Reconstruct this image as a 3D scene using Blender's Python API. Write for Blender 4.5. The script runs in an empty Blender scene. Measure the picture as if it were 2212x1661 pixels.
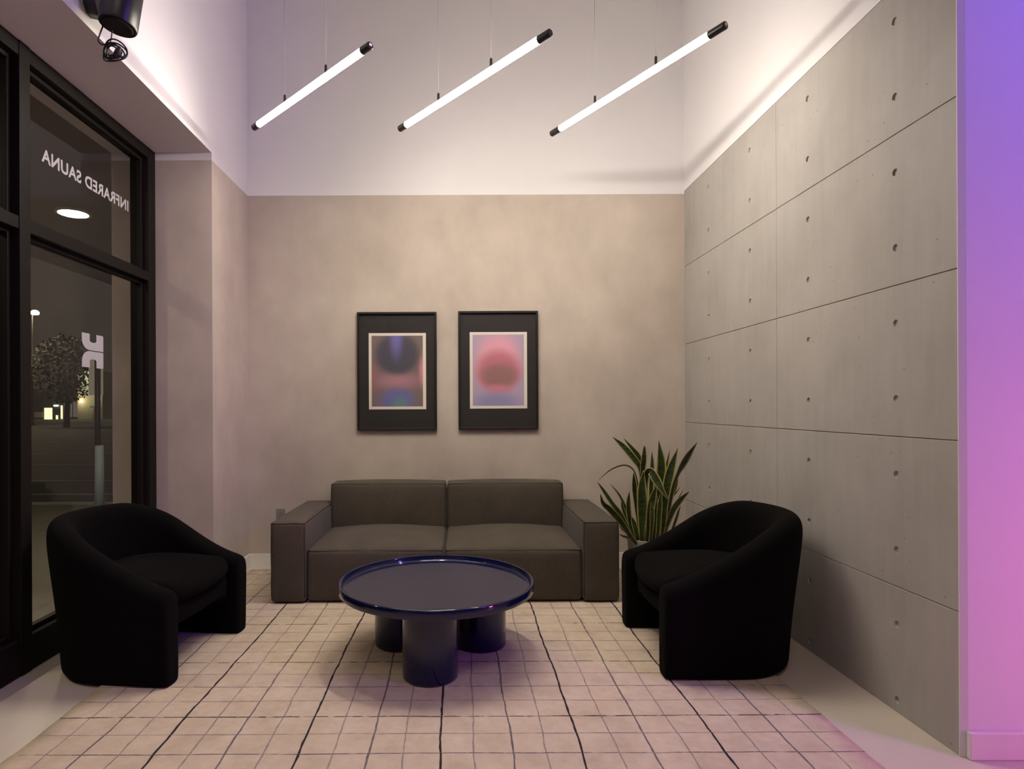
import bpy, bmesh, math, random
from mathutils import Vector, Matrix, Euler
random.seed(7)
SC = bpy.context.scene
COL = SC.collection
PI = math.pi

# ------------------------------------------------------------------ camera
F, CX, CY, H = 1300.0, 996.0, 879.0, 1.22       # focal length / principal point in photo pixels, eye height
cam = bpy.data.cameras.new('camera')
cam.sensor_fit = 'HORIZONTAL'; cam.sensor_width = 36.0
cam.lens = F / 2212 * 36
cam.shift_x = (1106 - CX) / 2212
cam.shift_y = (CY - 830.5) / 2212
cam.clip_end = 500
camo = bpy.data.objects.new('camera', cam); COL.objects.link(camo)
camo.location = (0, 0, H)
camo.rotation_euler = (PI/2, math.radians(0.25), 0)
SC.camera = camo

# ------------------------------------------------------------------ world, exposure
w = bpy.data.worlds.new('night'); SC.world = w; w.use_nodes = True
bg = w.node_tree.nodes['Background']
bg.inputs[0].default_value = (0.9, 0.78, 0.62, 1); bg.inputs[1].default_value = 0.028
vs = SC.view_settings
vs.view_transform = 'Standard'; vs.look = 'None'; vs.exposure = 0.15; vs.gamma = 1.0; vs.use_curve_mapping = False

# ------------------------------------------------------------------ room lights and an added fill
def area(name, loc, target, sx, sy, power, col, spread=PI):
    l = bpy.data.lights.new(name, 'AREA'); l.shape = 'RECTANGLE'; l.size = sx; l.size_y = sy
    l.energy = power; l.color = col; l.spread = spread
    o = bpy.data.objects.new(name, l); COL.objects.link(o); o.location = loc
    o.rotation_euler = (Vector(target) - Vector(loc)).to_track_quat('-Z', 'Y').to_euler()
    return o
def point(name, loc, power, col, r=0.05):
    l = bpy.data.lights.new(name, 'POINT'); l.energy = power; l.color = col; l.shadow_soft_size = r
    o = bpy.data.objects.new(name, l); COL.objects.link(o); o.location = loc
    return o
TUBE_COL = (1.0, 0.905, 0.785)
TUBE_STRENGTH = (86, 222, 88)
area('pink_wash', (3.15, 1.02, 0.72), (1.2, 2.6, 0.5), 0.25, 0.8, 17, (1.0, 0.20, 0.68))
area('violet_wash', (3.25, 0.75, 3.05), (1.2, 2.6, 2.5), 0.3, 1.6, 38, (0.18, 0.10, 1.0))
area('added_ceiling_fill', (-0.5, -0.6, 4.55), (-0.9, 1.6, 0.4), 1.6, 1.6, 24, (1.0, 0.87, 0.76), math.radians(110))  # unseen soft fill behind the camera, added to brighten the window jamb

# ------------------------------------------------------------------ materials
def _bsdf(name):
    m = bpy.data.materials.new(name); m.use_nodes = True
    nt = m.node_tree; b = nt.nodes['Principled BSDF']
    return m, nt, b
def node(nt, t, **kw):
    n = nt.nodes.new(t)
    for k, v in kw.items(): setattr(n, k, v)
    return n
def noise(nt, scale, detail=4, rough=0.55, vec=None, stretch=None):
    n = node(nt, 'ShaderNodeTexNoise'); n.inputs['Scale'].default_value = scale
    n.inputs['Detail'].default_value = detail; n.inputs['Roughness'].default_value = rough
    if vec is None:
        tc = node(nt, 'ShaderNodeTexCoord'); vec = tc.outputs['Object']
    if stretch:
        mp = node(nt, 'ShaderNodeMapping'); mp.inputs['Scale'].default_value = stretch
        nt.links.new(vec, mp.inputs['Vector']); vec = mp.outputs['Vector']
    nt.links.new(vec, n.inputs['Vector'])
    return n
def ramp(nt, fac, stops):
    r = node(nt, 'ShaderNodeValToRGB'); e = r.color_ramp.elements
    while len(e) < len(stops): e.new(0.5)
    for el, (p, c) in zip(e, stops):
        el.position = p; el.color = (c[0], c[1], c[2], 1)
    nt.links.new(fac, r.inputs['Fac']); return r
def mixc(nt, fac, a, b, mode='MIX'):
    m = node(nt, 'ShaderNodeMix', data_type='RGBA', blend_type=mode)
    if hasattr(fac, 'links'): nt.links.new(fac, m.inputs[0])
    else: m.inputs[0].default_value = fac
    for s, v in ((6, a), (7, b)):
        if hasattr(v, 'links'): nt.links.new(v, m.inputs[s])
        else: m.inputs[s].default_value = (v[0], v[1], v[2], 1)
    return m.outputs[2]
def bump(nt, b, h, strength, dist=0.01):
    n = node(nt, 'ShaderNodeBump'); n.inputs['Strength'].default_value = strength; n.inputs['Distance'].default_value = dist
    nt.links.new(h, n.inputs['Height']); nt.links.new(n.outputs[0], b.inputs['Normal'])
def sc3(c, k): return tuple(min(1, x*k) for x in c)
def mat(name, base, rough=0.6, var=0.0, vscale=4, bscale=0, bstr=0.2, bdist=0.003, metal=0, coat=0, sheen=0, spec=0.5, stretch=None):
    m, nt, b = _bsdf(name)
    b.inputs['Base Color'].default_value = (*base, 1); b.inputs['Roughness'].default_value = rough
    b.inputs['Metallic'].default_value = metal; b.inputs['Coat Weight'].default_value = coat
    b.inputs['Coat Roughness'].default_value = 0.04
    b.inputs['Sheen Weight'].default_value = sheen; b.inputs['Specular IOR Level'].default_value = spec
    if var:
        n = noise(nt, vscale, 5, stretch=stretch)
        r = ramp(nt, n.outputs['Fac'], [(0.28, sc3(base, 1-var)), (0.72, sc3(base, 1+var))])
        nt.links.new(r.outputs[0], b.inputs['Base Color'])
    if bscale:
        n2 = noise(nt, bscale, 3); bump(nt, b, n2.outputs['Fac'], bstr, bdist)
    return m
def emis(name, col, s):
    m = bpy.data.materials.new(name); m.use_nodes = True; nt = m.node_tree; nt.nodes.clear()
    e = node(nt, 'ShaderNodeEmission'); e.inputs[0].default_value = (*col, 1); e.inputs[1].default_value = s
    o = node(nt, 'ShaderNodeOutputMaterial'); nt.links.new(e.outputs[0], o.inputs[0]); return m
def tube_emis(name, col, s, top=0.10):
    m = bpy.data.materials.new(name); m.use_nodes = True; nt = m.node_tree; nt.nodes.clear()
    ge = node(nt, 'ShaderNodeNewGeometry'); sp = node(nt, 'ShaderNodeSeparateXYZ'); nt.links.new(ge.outputs['Normal'], sp.inputs[0])
    mr = node(nt, 'ShaderNodeMapRange'); nt.links.new(sp.outputs[2], mr.inputs[0])
    mr.inputs[1].default_value = -0.6; mr.inputs[2].default_value = 0.75; mr.inputs[3].default_value = s; mr.inputs[4].default_value = s*top
    e = node(nt, 'ShaderNodeEmission'); e.inputs[0].default_value = (*col, 1); nt.links.new(mr.outputs[0], e.inputs[1])
    o = node(nt, 'ShaderNodeOutputMaterial'); nt.links.new(e.outputs[0], o.inputs[0]); return m
def thin_glass(name, tint=(0.93, 0.93, 0.9), ior=1.6):
    m = bpy.data.materials.new(name); m.use_nodes = True; nt = m.node_tree; nt.nodes.clear()
    t = node(nt, 'ShaderNodeBsdfTransparent'); t.inputs[0].default_value = (*tint, 1)
    g = node(nt, 'ShaderNodeBsdfGlossy'); g.inputs['Roughness'].default_value = 0.0
    fr = node(nt, 'ShaderNodeFresnel')
    ge = node(nt, 'ShaderNodeNewGeometry'); mi_ = node(nt, 'ShaderNodeMix', data_type='FLOAT')   # a thin pane reflects alike from both sides
    nt.links.new(ge.outputs['Backfacing'], mi_.inputs[0]); mi_.inputs[2].default_value = ior; mi_.inputs[3].default_value = 1/ior
    nt.links.new(mi_.outputs[0], fr.inputs[0])
    mx = node(nt, 'ShaderNodeMixShader'); o = node(nt, 'ShaderNodeOutputMaterial')
    nt.links.new(fr.outputs[0], mx.inputs[0]); nt.links.new(t.outputs[0], mx.inputs[1]); nt.links.new(g.outputs[0], mx.inputs[2])
    nt.links.new(mx.outputs[0], o.inputs[0]); return m

M = {}
M['white'] = mat('white_paint', (0.74, 0.72, 0.71), 0.75, 0.015, 3, 160, 0.04, 0.001)
# limewash plaster: soft clouds and trowel sweeps
m, nt, b = _bsdf('limewash_plaster')
n1 = noise(nt, 1.6, 6, 0.62); n2 = noise(nt, 5.5, 4, 0.5, stretch=(1, 1, 0.55))
r1 = ramp(nt, n1.outputs['Fac'], [(0.32, (0.436, 0.372, 0.312)), (0.5, (0.48, 0.416, 0.350)), (0.7, (0.532, 0.466, 0.392))])
r2 = ramp(nt, n2.outputs['Fac'], [(0.35, (0.93, 0.92, 0.91)), (0.7, (1.05, 1.04, 1.03))])
nt.links.new(mixc(nt, 1.0, r1.outputs[0], r2.outputs[0], 'MULTIPLY'), b.inputs['Base Color'])
b.inputs['Roughness'].default_value = 0.7
n3 = noise(nt, 40, 4); bump(nt, b, n3.outputs['Fac'], 0.06, 0.002)
M['plaster'] = m
# fair-faced concrete: mottling, vertical weeping, small blow holes
m, nt, b = _bsdf('fair_faced_concrete')
n1 = noise(nt, 2.2, 6, 0.6); n2 = noise(nt, 9, 3, 0.5, stretch=(1, 2.2, 0.22)); n3 = noise(nt, 120, 2)
r1 = ramp(nt, n1.outputs['Fac'], [(0.3, (0.330, 0.308, 0.275)), (0.7, (0.395, 0.370, 0.334))])
r2 = ramp(nt, n2.outputs['Fac'], [(0.30, (0.95, 0.95, 0.945)), (0.6, (1.01, 1.01, 1.01))])
c = mixc(nt, 1.0, r1.outputs[0], r2.outputs[0], 'MULTIPLY')
vo = node(nt, 'ShaderNodeTexVoronoi'); vo.inputs['Scale'].default_value = 15
tc = node(nt, 'ShaderNodeTexCoord'); nt.links.new(tc.outputs['Object'], vo.inputs['Vector'])
sep = node(nt, 'ShaderNodeSeparateColor'); nt.links.new(vo.outputs['Color'], sep.inputs[0])
mr = node(nt, 'ShaderNodeMapRange'); mr.inputs[1].default_value = 0.62; mr.inputs[2].default_value = 1.0
mr.inputs[3].default_value = 0.0; mr.inputs[4].default_value = 0.062
nt.links.new(sep.outputs[0], mr.inputs[0])
lt = node(nt, 'ShaderNodeMath', operation='LESS_THAN'); nt.links.new(vo.outputs['Distance'], lt.inputs[0]); nt.links.new(mr.outputs[0], lt.inputs[1])
c = mixc(nt, lt.outputs[0], c, (0.16, 0.15, 0.138))
nt.links.new(c, b.inputs['Base Color']); b.inputs['Roughness'].default_value = 0.62
bump(nt, b, n3.outputs['Fac'], 0.05, 0.002)
M['concrete'] = m
M['joint'] = mat('joint_shadow_gap', (0.16, 0.15, 0.135), 0.9, 0.1, 20)
M['floor'] = mat('polished_concrete_floor', (0.565, 0.495, 0.405), 0.38, 0.07, 2.2, 60, 0.03, 0.001)
M['frame'] = mat('bronze_black_aluminium', (0.011, 0.009, 0.007), 0.5, 0.1, 30, spec=0.12)
M['glass'] = thin_glass('window_glass')
M['vinyl'] = mat('frosted_white_vinyl', (0.44, 0.43, 0.42), 0.7, 0.02, 60)
M['baseboard'] = mat('painted_baseboard', (0.74, 0.71, 0.66), 0.5, 0.02, 12)
M['black_metal'] = mat('black_metal', (0.012, 0.011, 0.010), 0.35, 0.1, 40)
M['black_rubber'] = mat('black_rubber', (0.010, 0.009, 0.009), 0.5, 0.1, 40)
M['wire'] = mat('suspension_wire', (0.26, 0.23, 0.21), 0.45, 0.1, 60, metal=0.4)
M['lacquer'] = mat('navy_lacquer', (0.0028, 0.0055, 0.036), 0.35, 0.06, 3, coat=0.95, spec=0.08)
M['black_mat'] = mat('black_mat_board', (0.016, 0.013, 0.011), 0.7, 0.08, 80)
M['paper'] = mat('cream_paper', (0.78, 0.72, 0.62), 0.7, 0.02, 60)
M['pic_glass'] = thin_glass('picture_glass', (0.97, 0.97, 0.97), 1.45)
M['white_plastic'] = mat('white_plastic', (0.72, 0.69, 0.63), 0.4, 0.02, 30)
M['grey_plastic'] = mat('grey_plastic', (0.22, 0.205, 0.185), 0.4, 0.03, 30)
M['dark_slot'] = mat('dark_slot', (0.02, 0.02, 0.02), 0.6, 0.05, 30)
M['pot'] = mat('stone_planter', (0.34, 0.31, 0.27), 0.7, 0.08, 14, 60, 0.1)
M['soil'] = mat('potting_soil', (0.035, 0.025, 0.018), 0.95, 0.3, 60, 90, 0.6, 0.01)
# boucle black
m, nt, b = _bsdf('black_boucle')
n1 = noise(nt, 230, 2); n2 = noise(nt, 60, 3)
r1 = ramp(nt, n1.outputs['Fac'], [(0.3, (0.0016, 0.0013, 0.0012)), (0.75, (0.0050, 0.0043, 0.0038))])
nt.links.new(r1.outputs[0], b.inputs['Base Color']); b.inputs['Roughness'].default_value = 0.95
b.inputs['Specular IOR Level'].default_value = 0.06
b.inputs['Sheen Weight'].default_value = 0.008; b.inputs['Sheen Roughness'].default_value = 0.6
bump(nt, b, n1.outputs['Fac'], 0.7, 0.006)
M['boucle'] = m
# sofa weave
m, nt, b = _bsdf('taupe_tweed')
n1 = noise(nt, 420, 2, 0.7); n2 = noise(nt, 5, 4)
r1 = ramp(nt, n1.outputs['Fac'], [(0.30, (0.045, 0.036, 0.026)), (0.55, (0.085, 0.069, 0.050)), (0.8, (0.155, 0.127, 0.093))])
r2 = ramp(nt, n2.outputs['Fac'], [(0.3, (0.88, 0.88, 0.88)), (0.7, (1.08, 1.08, 1.08))])
nt.links.new(mixc(nt, 1.0, r1.outputs[0], r2.outputs[0], 'MULTIPLY'), b.inputs['Base Color'])
b.inputs['Roughness'].default_value = 0.92; b.inputs['Specular IOR Level'].default_value = 0.2
b.inputs['Sheen Weight'].default_value = 0.08
bump(nt, b, n1.outputs['Fac'], 0.35, 0.003)
M['tweed'] = m
M['piping'] = mat('dark_piping', (0.030, 0.024, 0.019), 0.9, 0.15, 200)
# rug
m, nt, b = _bsdf('blush_wool_rug')
n1 = noise(nt, 7, 5, 0.6); n2 = noise(nt, 260, 2); n3 = noise(nt, 26, 4)
r1 = ramp(nt, n1.outputs['Fac'], [(0.3, (0.495, 0.395, 0.295)), (0.5, (0.565, 0.46, 0.350)), (0.72, (0.615, 0.51, 0.395))])
r2 = ramp(nt, n3.outputs['Fac'], [(0.3, (0.93, 0.92, 0.91)), (0.65, (1.03, 1.03, 1.03))])
c = mixc(nt, 1.0, r1.outputs[0], r2.outputs[0], 'MULTIPLY')
r3 = ramp(nt, n2.outputs['Fac'], [(0.3, (0.92, 0.92, 0.92)), (0.7, (1.05, 1.05, 1.05))])
nt.links.new(mixc(nt, 1.0, c, r3.outputs[0], 'MULTIPLY'), b.inputs['Base Color'])
b.inputs['Roughness'].default_value = 0.95; b.inputs['Specular IOR Level'].default_value = 0.1
bump(nt, b, n2.outputs['Fac'], 0.3, 0.003)
M['rug'] = m
M['yarn_black'] = mat('black_yarn', (0.035, 0.028, 0.030), 0.95, 0.35, 40, spec=0.1)
M['yarn_slate'] = mat('slate_yarn', (0.165, 0.14, 0.145), 0.95, 0.3, 40, spec=0.1)
M['yarn_grey'] = mat('grey_yarn', (0.31, 0.255, 0.235), 0.95, 0.25, 40, spec=0.1)
def broken_yarn(name, col, lo, hi):     # weft lines: the yarn sinks into the pile here and there
    m, nt, b = _bsdf(name)
    n1 = noise(nt, 16, 3, 0.6, stretch=(1, 0.15, 0.15))
    r = ramp(nt, n1.outputs['Fac'], [(lo, col), (hi, (0.50, 0.41, 0.33))])
    nt.links.new(r.outputs[0], b.inputs['Base Color']); b.inputs['Roughness'].default_value = 0.95; b.inputs['Specular IOR Level'].default_value = 0.1
    return m
M['weft_black'] = broken_yarn('black_weft', (0.05, 0.04, 0.042), 0.50, 0.62)
M['weft_slate'] = broken_yarn('slate_weft', (0.17, 0.14, 0.14), 0.5, 0.68)
M['weft_grey'] = broken_yarn('grey_weft', (0.27, 0.22, 0.20), 0.48, 0.70)
# leaves
m, nt, b = _bsdf('snake_plant_green')
n1 = noise(nt, 22, 4, 0.6, stretch=(0.6, 0.6, 3.2))
r1 = ramp(nt, n1.outputs['Fac'], [(0.35, (0.009, 0.016, 0.004)), (0.55, (0.028, 0.046, 0.009)), (0.75, (0.064, 0.092, 0.022))])
nt.links.new(r1.outputs[0], b.inputs['Base Color']); b.inputs['Roughness'].default_value = 0.42
M['leaf_green'] = m
M['leaf_edge'] = mat('snake_plant_margin', (0.33, 0.29, 0.075), 0.45, 0.15, 30)
M['leaf_dry'] = mat('dry_leaf', (0.075, 0.045, 0.028), 0.8, 0.2, 40)
# outdoors
M['asphalt'] = mat('asphalt', (0.055, 0.05, 0.045), 0.85, 0.15, 1.5)
M['paving'] = mat('pavement', (0.22, 0.20, 0.165), 0.85, 0.12, 1.2)
M['stripe'] = mat('road_paint', (0.42, 0.40, 0.36), 0.8, 0.1, 3)
M['sign'] = mat('grey_sign_back', (0.8, 0.78, 0.77), 0.6, 0.03, 10)
M['pole_dark'] = mat('dark_pole', (0.014, 0.012, 0.011), 0.5, 0.05, 10)
M['sleeve'] = mat('blue_grey_sleeve', (0.40, 0.52, 0.60), 0.55, 0.06, 10)
M['stucco'] = mat('pale_stucco', (0.42, 0.41, 0.33), 0.85, 0.06, 1.0)
M['dark_glass'] = mat('dark_shopfront_glass', (0.06, 0.055, 0.05), 0.3, 0.2, 1.0)
M['foliage'] = mat('night_foliage', (0.05, 0.045, 0.018), 0.8, 0.3, 3)
M['bark'] = mat('bark', (0.05, 0.04, 0.03), 0.9, 0.2, 6)
M['canopy'] = mat('canopy_soffit', (0.22, 0.20, 0.175), 0.8, 0.04, 2)

# ------------------------------------------------------------------ object helpers
ORI = {}
def tag(o, label=None, cat=None, group=None, kind=None):
    if label: o['label'] = label
    if cat: o['category'] = cat
    if group: o['group'] = group
    if kind: o['kind'] = kind
    return o
def empty(name, loc, label=None, cat=None, group=None, kind=None, rz=0):
    o = bpy.data.objects.new(name, None); COL.objects.link(o); o.location = loc; o.rotation_euler = (0, 0, rz)
    o.empty_display_size = 0.1
    ORI[o.name] = Vector(loc)
    return tag(o, label, cat, group, kind)
def mesh_obj(name, verts, faces, mats, parent=None, mi=None, smooth=False, local=False, origin=None, fix=True):
    """verts in world metres; stored relative to the parent's (or own) origin unless local"""
    if parent is not None and not local: off = ORI[parent.name]
    elif origin is not None: off = Vector(origin)
    else: off = Vector((0, 0, 0))
    me = bpy.data.meshes.new(name)
    me.from_pydata([tuple(Vector(v) - off) for v in verts], [], faces)
    for mm in (mats if isinstance(mats, (list, tuple)) else [mats]): me.materials.append(mm)
    if mi: me.polygons.foreach_set('material_index', mi)
    if fix:
        bm = bmesh.new(); bm.from_mesh(me); bmesh.ops.recalc_face_normals(bm, faces=bm.faces); bm.to_mesh(me); bm.free()
    if smooth: me.polygons.foreach_set('use_smooth', [True]*len(me.polygons))
    me.update()
    o = bpy.data.objects.new(name, me); COL.objects.link(o)
    if parent is not None:
        o.parent = parent
        ORI[o.name] = off.copy() if not local else Vector((0, 0, 0))
    else:
        o.location = off; ORI[o.name] = off.copy()
    return o
class MB:
    def __init__(s): s.v = []; s.f = []; s.m = []
    def add(s, v, f, mi=0):
        n = len(s.v); s.v += [tuple(p) for p in v]; s.f += [tuple(i+n for i in q) for q in f]; s.m += [mi]*len(f); return s
    def box(s, x0, x1, y0, y1, z0, z1, mi=0):
        v = [(x0,y0,z0),(x1,y0,z0),(x1,y1,z0),(x0,y1,z0),(x0,y0,z1),(x1,y0,z1),(x1,y1,z1),(x0,y1,z1)]
        return s.add(v, [(0,3,2,1),(4,5,6,7),(0,1,5,4),(1,2,6,5),(2,3,7,6),(3,0,4,7)], mi)
    def tube(s, pts, r, n=10, mi=0, caps=True):
        pts = [Vector(p) for p in pts]; rr = r if isinstance(r, (list, tuple)) else [r]*len(pts)
        rings = []; up = None
        for i, p in enumerate(pts):
            t = (pts[min(i+1, len(pts)-1)] - pts[max(i-1, 0)])
            if t.length < 1e-9: t = Vector((0, 0, 1))
            t.normalize()
            if up is None: up = Vector((0, 0, 1)) if abs(t.z) < 0.9 else Vector((1, 0, 0))
            a = t.cross(up)
            if a.length < 1e-6: a = t.orthogonal()
            a.normalize(); b_ = a.cross(t).normalized(); up = b_
            rings.append([p + (a*math.cos(2*PI*k/n) + b_*math.sin(2*PI*k/n))*rr[i] for k in range(n)])
        v = [q for R_ in rings for q in R_]; f = []
        for i in range(len(pts)-1):
            for k in range(n):
                f.append((i*n+k, i*n+(k+1) % n, (i+1)*n+(k+1) % n, (i+1)*n+k))
        if caps: f.append(tuple(range(n-1, -1, -1))); f.append(tuple((len(pts)-1)*n+k for k in range(n)))
        return s.add(v, f, mi)
    def lathe(s, prof, c=(0, 0, 0), n=48, mi=0):
        v = []; f = []
        for r, z in prof:
            for k in range(n):
                a = 2*PI*k/n; v.append((c[0]+r*math.cos(a), c[1]+r*math.sin(a), c[2]+z))
        for i in range(len(prof)-1):
            for k in range(n):
                f.append((i*n+k, i*n+(k+1) % n, (i+1)*n+(k+1) % n, (i+1)*n+k))
        if prof[0][0] > 1e-5: f.append(tuple(range(n-1, -1, -1)))
        if prof[-1][0] > 1e-5: f.append(tuple((len(prof)-1)*n+k for k in range(n)))
        return s.add(v, f, mi)
    def build(s, name, mats, parent=None, smooth=False, **kw):
        return mesh_obj(name, s.v, s.f, mats, parent, s.m, smooth, **kw)
def angle_smooth(o, deg=35):
    me = o.data; me.polygons.foreach_set('use_smooth', [True]*len(me.polygons))
    bm = bmesh.new(); bm.from_mesh(me)
    for e in bm.edges:
        if len(e.link_faces) == 2 and e.calc_face_angle(0) > math.radians(deg): e.smooth = False
    bm.to_mesh(me); bm.free(); return o
def bevel(o, w_, seg=2):
    m_ = o.modifiers.new('bevel', 'BEVEL'); m_.width = w_; m_.segments = seg; m_.limit_method = 'ANGLE'; return o
def subsurf(o, lv=2):
    m_ = o.modifiers.new('subsurf', 'SUBSURF'); m_.levels = lv; m_.render_levels = lv; return o
def catmull(pts, n):
    P = [Vector(p) for p in pts]; P = [P[0]*2-P[1]] + P + [P[-1]*2-P[-2]]
    out = []
    for i in range(1, len(P)-2):
        for k in range(n):
            t = k/n; a, b_, c_, d = P[i-1], P[i], P[i+1], P[i+2]
            out.append(0.5*((2*b_) + (c_-a)*t + (2*a-5*b_+4*c_-d)*t*t + (3*b_-a-3*c_+d)*t**3))
    out.append(P[-2]); return out
def rbox(x0, x1, y0, y1, z0, z1, r=0.03, bul=None, n=9):
    """rounded, padded box; bul = dict face -> bulge metres, faces x- x+ y- y+ z- z+"""
    bul = bul or {}
    c = Vector(((x0+x1)/2, (y0+y1)/2, (z0+z1)/2)); h = Vector(((x1-x0)/2, (y1-y0)/2, (z1-z0)/2))
    def coords(hh):
        e = [hh - r + r*t for t in (0, 0.35, 0.7, 1.0)]
        mid = [(-1 + 2*i/n)*(hh-r) for i in range(1, n)]
        return [-q for q in reversed(e)] + mid + e
    cs = [coords(h[i]) for i in range(3)]
    vid = {}; V = []; FF = []
    def vert(p):
        k = tuple(round(q, 6) for q in p)
        if k in vid: return vid[k]
        P = Vector(p); q = Vector([max(-(h[i]-r), min(h[i]-r, P[i])) for i in range(3)])
        d = P - q
        R_ = q + d.normalized()*r if d.length > 1e-9 else P
        o = Vector(R_); u = [R_[i]/h[i] for i in range(3)]
        def wgt(i, j): return max(0, 1-abs(u[i])**2.4)*max(0, 1-abs(u[j])**2.4)
        o.x += max(0, u[0])**3*bul.get('x+', 0)*wgt(1, 2) - max(0, -u[0])**3*bul.get('x-', 0)*wgt(1, 2)
        o.y += max(0, u[1])**3*bul.get('y+', 0)*wgt(0, 2) - max(0, -u[1])**3*bul.get('y-', 0)*wgt(0, 2)
        o.z += max(0, u[2])**3*bul.get('z+', 0)*wgt(0, 1) - max(0, -u[2])**3*bul.get('z-', 0)*wgt(0, 1)
        V.append(o + c); vid[k] = len(V)-1; return vid[k]
    for ax in range(3):
        a, b_ = (ax+1) % 3, (ax+2) % 3
        for sgn in (-1, 1):
            for i in range(len(cs[a])-1):
                for j in range(len(cs[b_])-1):
                    quad = []
                    for (p, q) in ((i, j), (i+1, j), (i+1, j+1), (i, j+1)):
                        P = [0, 0, 0]; P[ax] = sgn*h[ax]; P[a] = cs[a][p]; P[b_] = cs[b_][q]; quad.append(vert(P))
                    FF.append(tuple(quad if sgn > 0 else reversed(quad)))
    return V, FF
def structure(name, mb, mats, label, **kw):
    o = mb.build(name, mats, **kw); return tag(o, label, kind='structure')

# ------------------------------------------------------------------ room shell
XR, XL, YB, XW = 1.727, -1.638, 4.64, -2.01      # right wall, left wall, back wall, window face
ZP, ZS, ZC, ZT = 2.855, 2.905, 4.6, 2.878          # plaster top, soffit, ceiling, concrete top
YJ, YE = 3.97, 2.09                              # window jamb, end of the concrete
structure('floor', MB().box(-2.14, 5.0, -4.0, YB+0.2, -0.12, 0), M['floor'], 'pale polished concrete floor around the rug')
structure('ceiling', MB().box(-2.4, 5.2, -4.2, YB+0.2, ZC, ZC+0.15), M['white'], 'white ceiling high above the lounge')
structure('wall_back', MB().box(XL-0.2, XR+0.2, YB, YB+0.2, 0, ZP, 0).box(XL-0.2, XR+0.2, YB, YB+0.2, ZP, ZC, 1),
          [M['plaster'], M['white']], 'taupe limewashed back wall with white upper part behind the sofa')
structure('wall_left', MB().box(-2.3, XL, YJ, YB, 0, ZP, 0).box(-2.3, XL, YJ, YB, ZP, ZC, 1).box(-2.3, XL, -4.0, YJ, ZS, ZC, 1).box(-2.3, -1.9, -4.0, 0.4, 0, ZS, 0),
          [M['plaster'], M['white']], 'left wall pier and white beam over the shop window')
wr = structure('wall_right', MB().box(XR+0.014, XR+0.24, YE, YB, 0, ZT, 0).box(XR, XR+0.24, YE, YB, ZT, ZC, 1),
          [M['joint'], M['white']], 'right wall clad in fair-faced concrete panels, white above')
structure('wall_return', MB().add([(XR-0.003, 2.086, z) for z in (0, ZC)]+[(XR+0.020, 2.078, z) for z in (0, ZC)]+[(5.0, 2.078, z) for z in (0, ZC)]+[(5.0, 2.0895, z) for z in (0, ZC)]+[(XR-0.003, 2.0895, z) for z in (0, ZC)], [(0, 2, 3, 1), (2, 4, 5, 3), (4, 6, 7, 5), (6, 8, 9, 7), (8, 0, 1, 9), (0, 8, 6, 4, 2), (1, 3, 5, 7, 9)]).box(XR+0.24, 5.0, YE-0.002, YE+0.2, 0, ZC), M['white'], 'white return wall washed in violet and pink light at the right edge')
structure('wall_side', MB().box(5.0, 5.2, -4.0, 2.3, 0, ZC), M['white'], 'white side wall of the room outside the view')
structure('wall_rear', MB().box(-2.3, 5.2, -4.2, -4.0, 0, ZC), M['plaster'], 'rear wall of the room behind the viewer')

# concrete panels, each with its tie holes recessed
def concrete_panel(y0, y1, z0, z1, holes):
    g = 0.0013; y0 += g; y1 -= g; z0 += g if z0 > 0.01 else 0.0; z1 -= g
    th, ch, hr, hd = 0.013, 0.0016, 0.0145, 0.008
    V, FF = [], []
    def add(p): V.append(p); return len(V)-1
    fy0, fy1, fz0, fz1 = y0+ch, y1-ch, z0+ch, z1-ch
    ys = sorted({round(h_[0], 5) for h_ in holes}); zs = sorted({round(h_[1], 5) for h_ in holes})
    by = [fy0] + [(a+b_)/2 for a, b_ in zip(ys, ys[1:])] + [fy1]
    bz = [fz0] + [(a+b_)/2 for a, b_ in zip(zs, zs[1:])] + [fz1]
    if not holes: by, bz = [fy0, fy1], [fz0, fz1]
    for i in range(len(by)-1):
        for j in range(len(bz)-1):
            a0, a1, b0, b1 = by[i], by[i+1], bz[j], bz[j+1]
            if not holes:
                FF.append(tuple(add((XR, *p)) for p in ((a0, b0), (a1, b0), (a1, b1), (a0, b1)))); continue
            cy, cz = ys[i], zs[j]
            N = 24; angs = [2*PI*k/N for k in range(N)]
            rim, edge, low = [], [], []
            ca = sorted([(math.atan2(q-cz, p-cy) % (2*PI), (p, q)) for p in (a0, a1) for q in (b0, b1)])
            angs = sorted([(a, None) for a in angs] + ca, key=lambda t: t[0])
            for a, corner in angs:
                dx, dz = math.cos(a), math.sin(a)
                if corner: e = corner
                else:
                    t = min(((a1-cy)/dx if dx > 1e-9 else (a0-cy)/dx if dx < -1e-9 else 1e9), ((b1-cz)/dz if dz > 1e-9 else (b0-cz)/dz if dz < -1e-9 else 1e9))
                    e = (cy+dx*t, cz+dz*t)
                edge.append(add((XR, *e))); rim.append(add((XR, cy+dx*hr, cz+dz*hr))); low.append(add((XR+hd, cy+dx*hr*0.86, cz+dz*hr*0.86)))
            n = len(angs)
            for k in range(n):
                l = (k+1) % n
                FF += [(edge[k], edge[l], rim[l], rim[k]), (rim[k], rim[l], low[l], low[k])]
            FF.append(tuple(low))
    o0 = [add((XR, *p)) for p in ((fy0, fz0), (fy1, fz0), (fy1, fz1), (fy0, fz1))]
    o1 = [add((XR+ch, *p)) for p in ((y0, z0), (y1, z0), (y1, z1), (y0, z1))]
    o2 = [add((XR+th, *p)) for p in ((y0, z0), (y1, z0), (y1, z1), (y0, z1))]
    for k in range(4):
        l = (k+1) % 4
        FF += [(o0[k], o0[l], o1[l], o1[k]), (o1[k], o1[l], o2[l], o2[k])]
    return mesh_obj('concrete_panel', V, FF, M['concrete'], wr)
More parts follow.
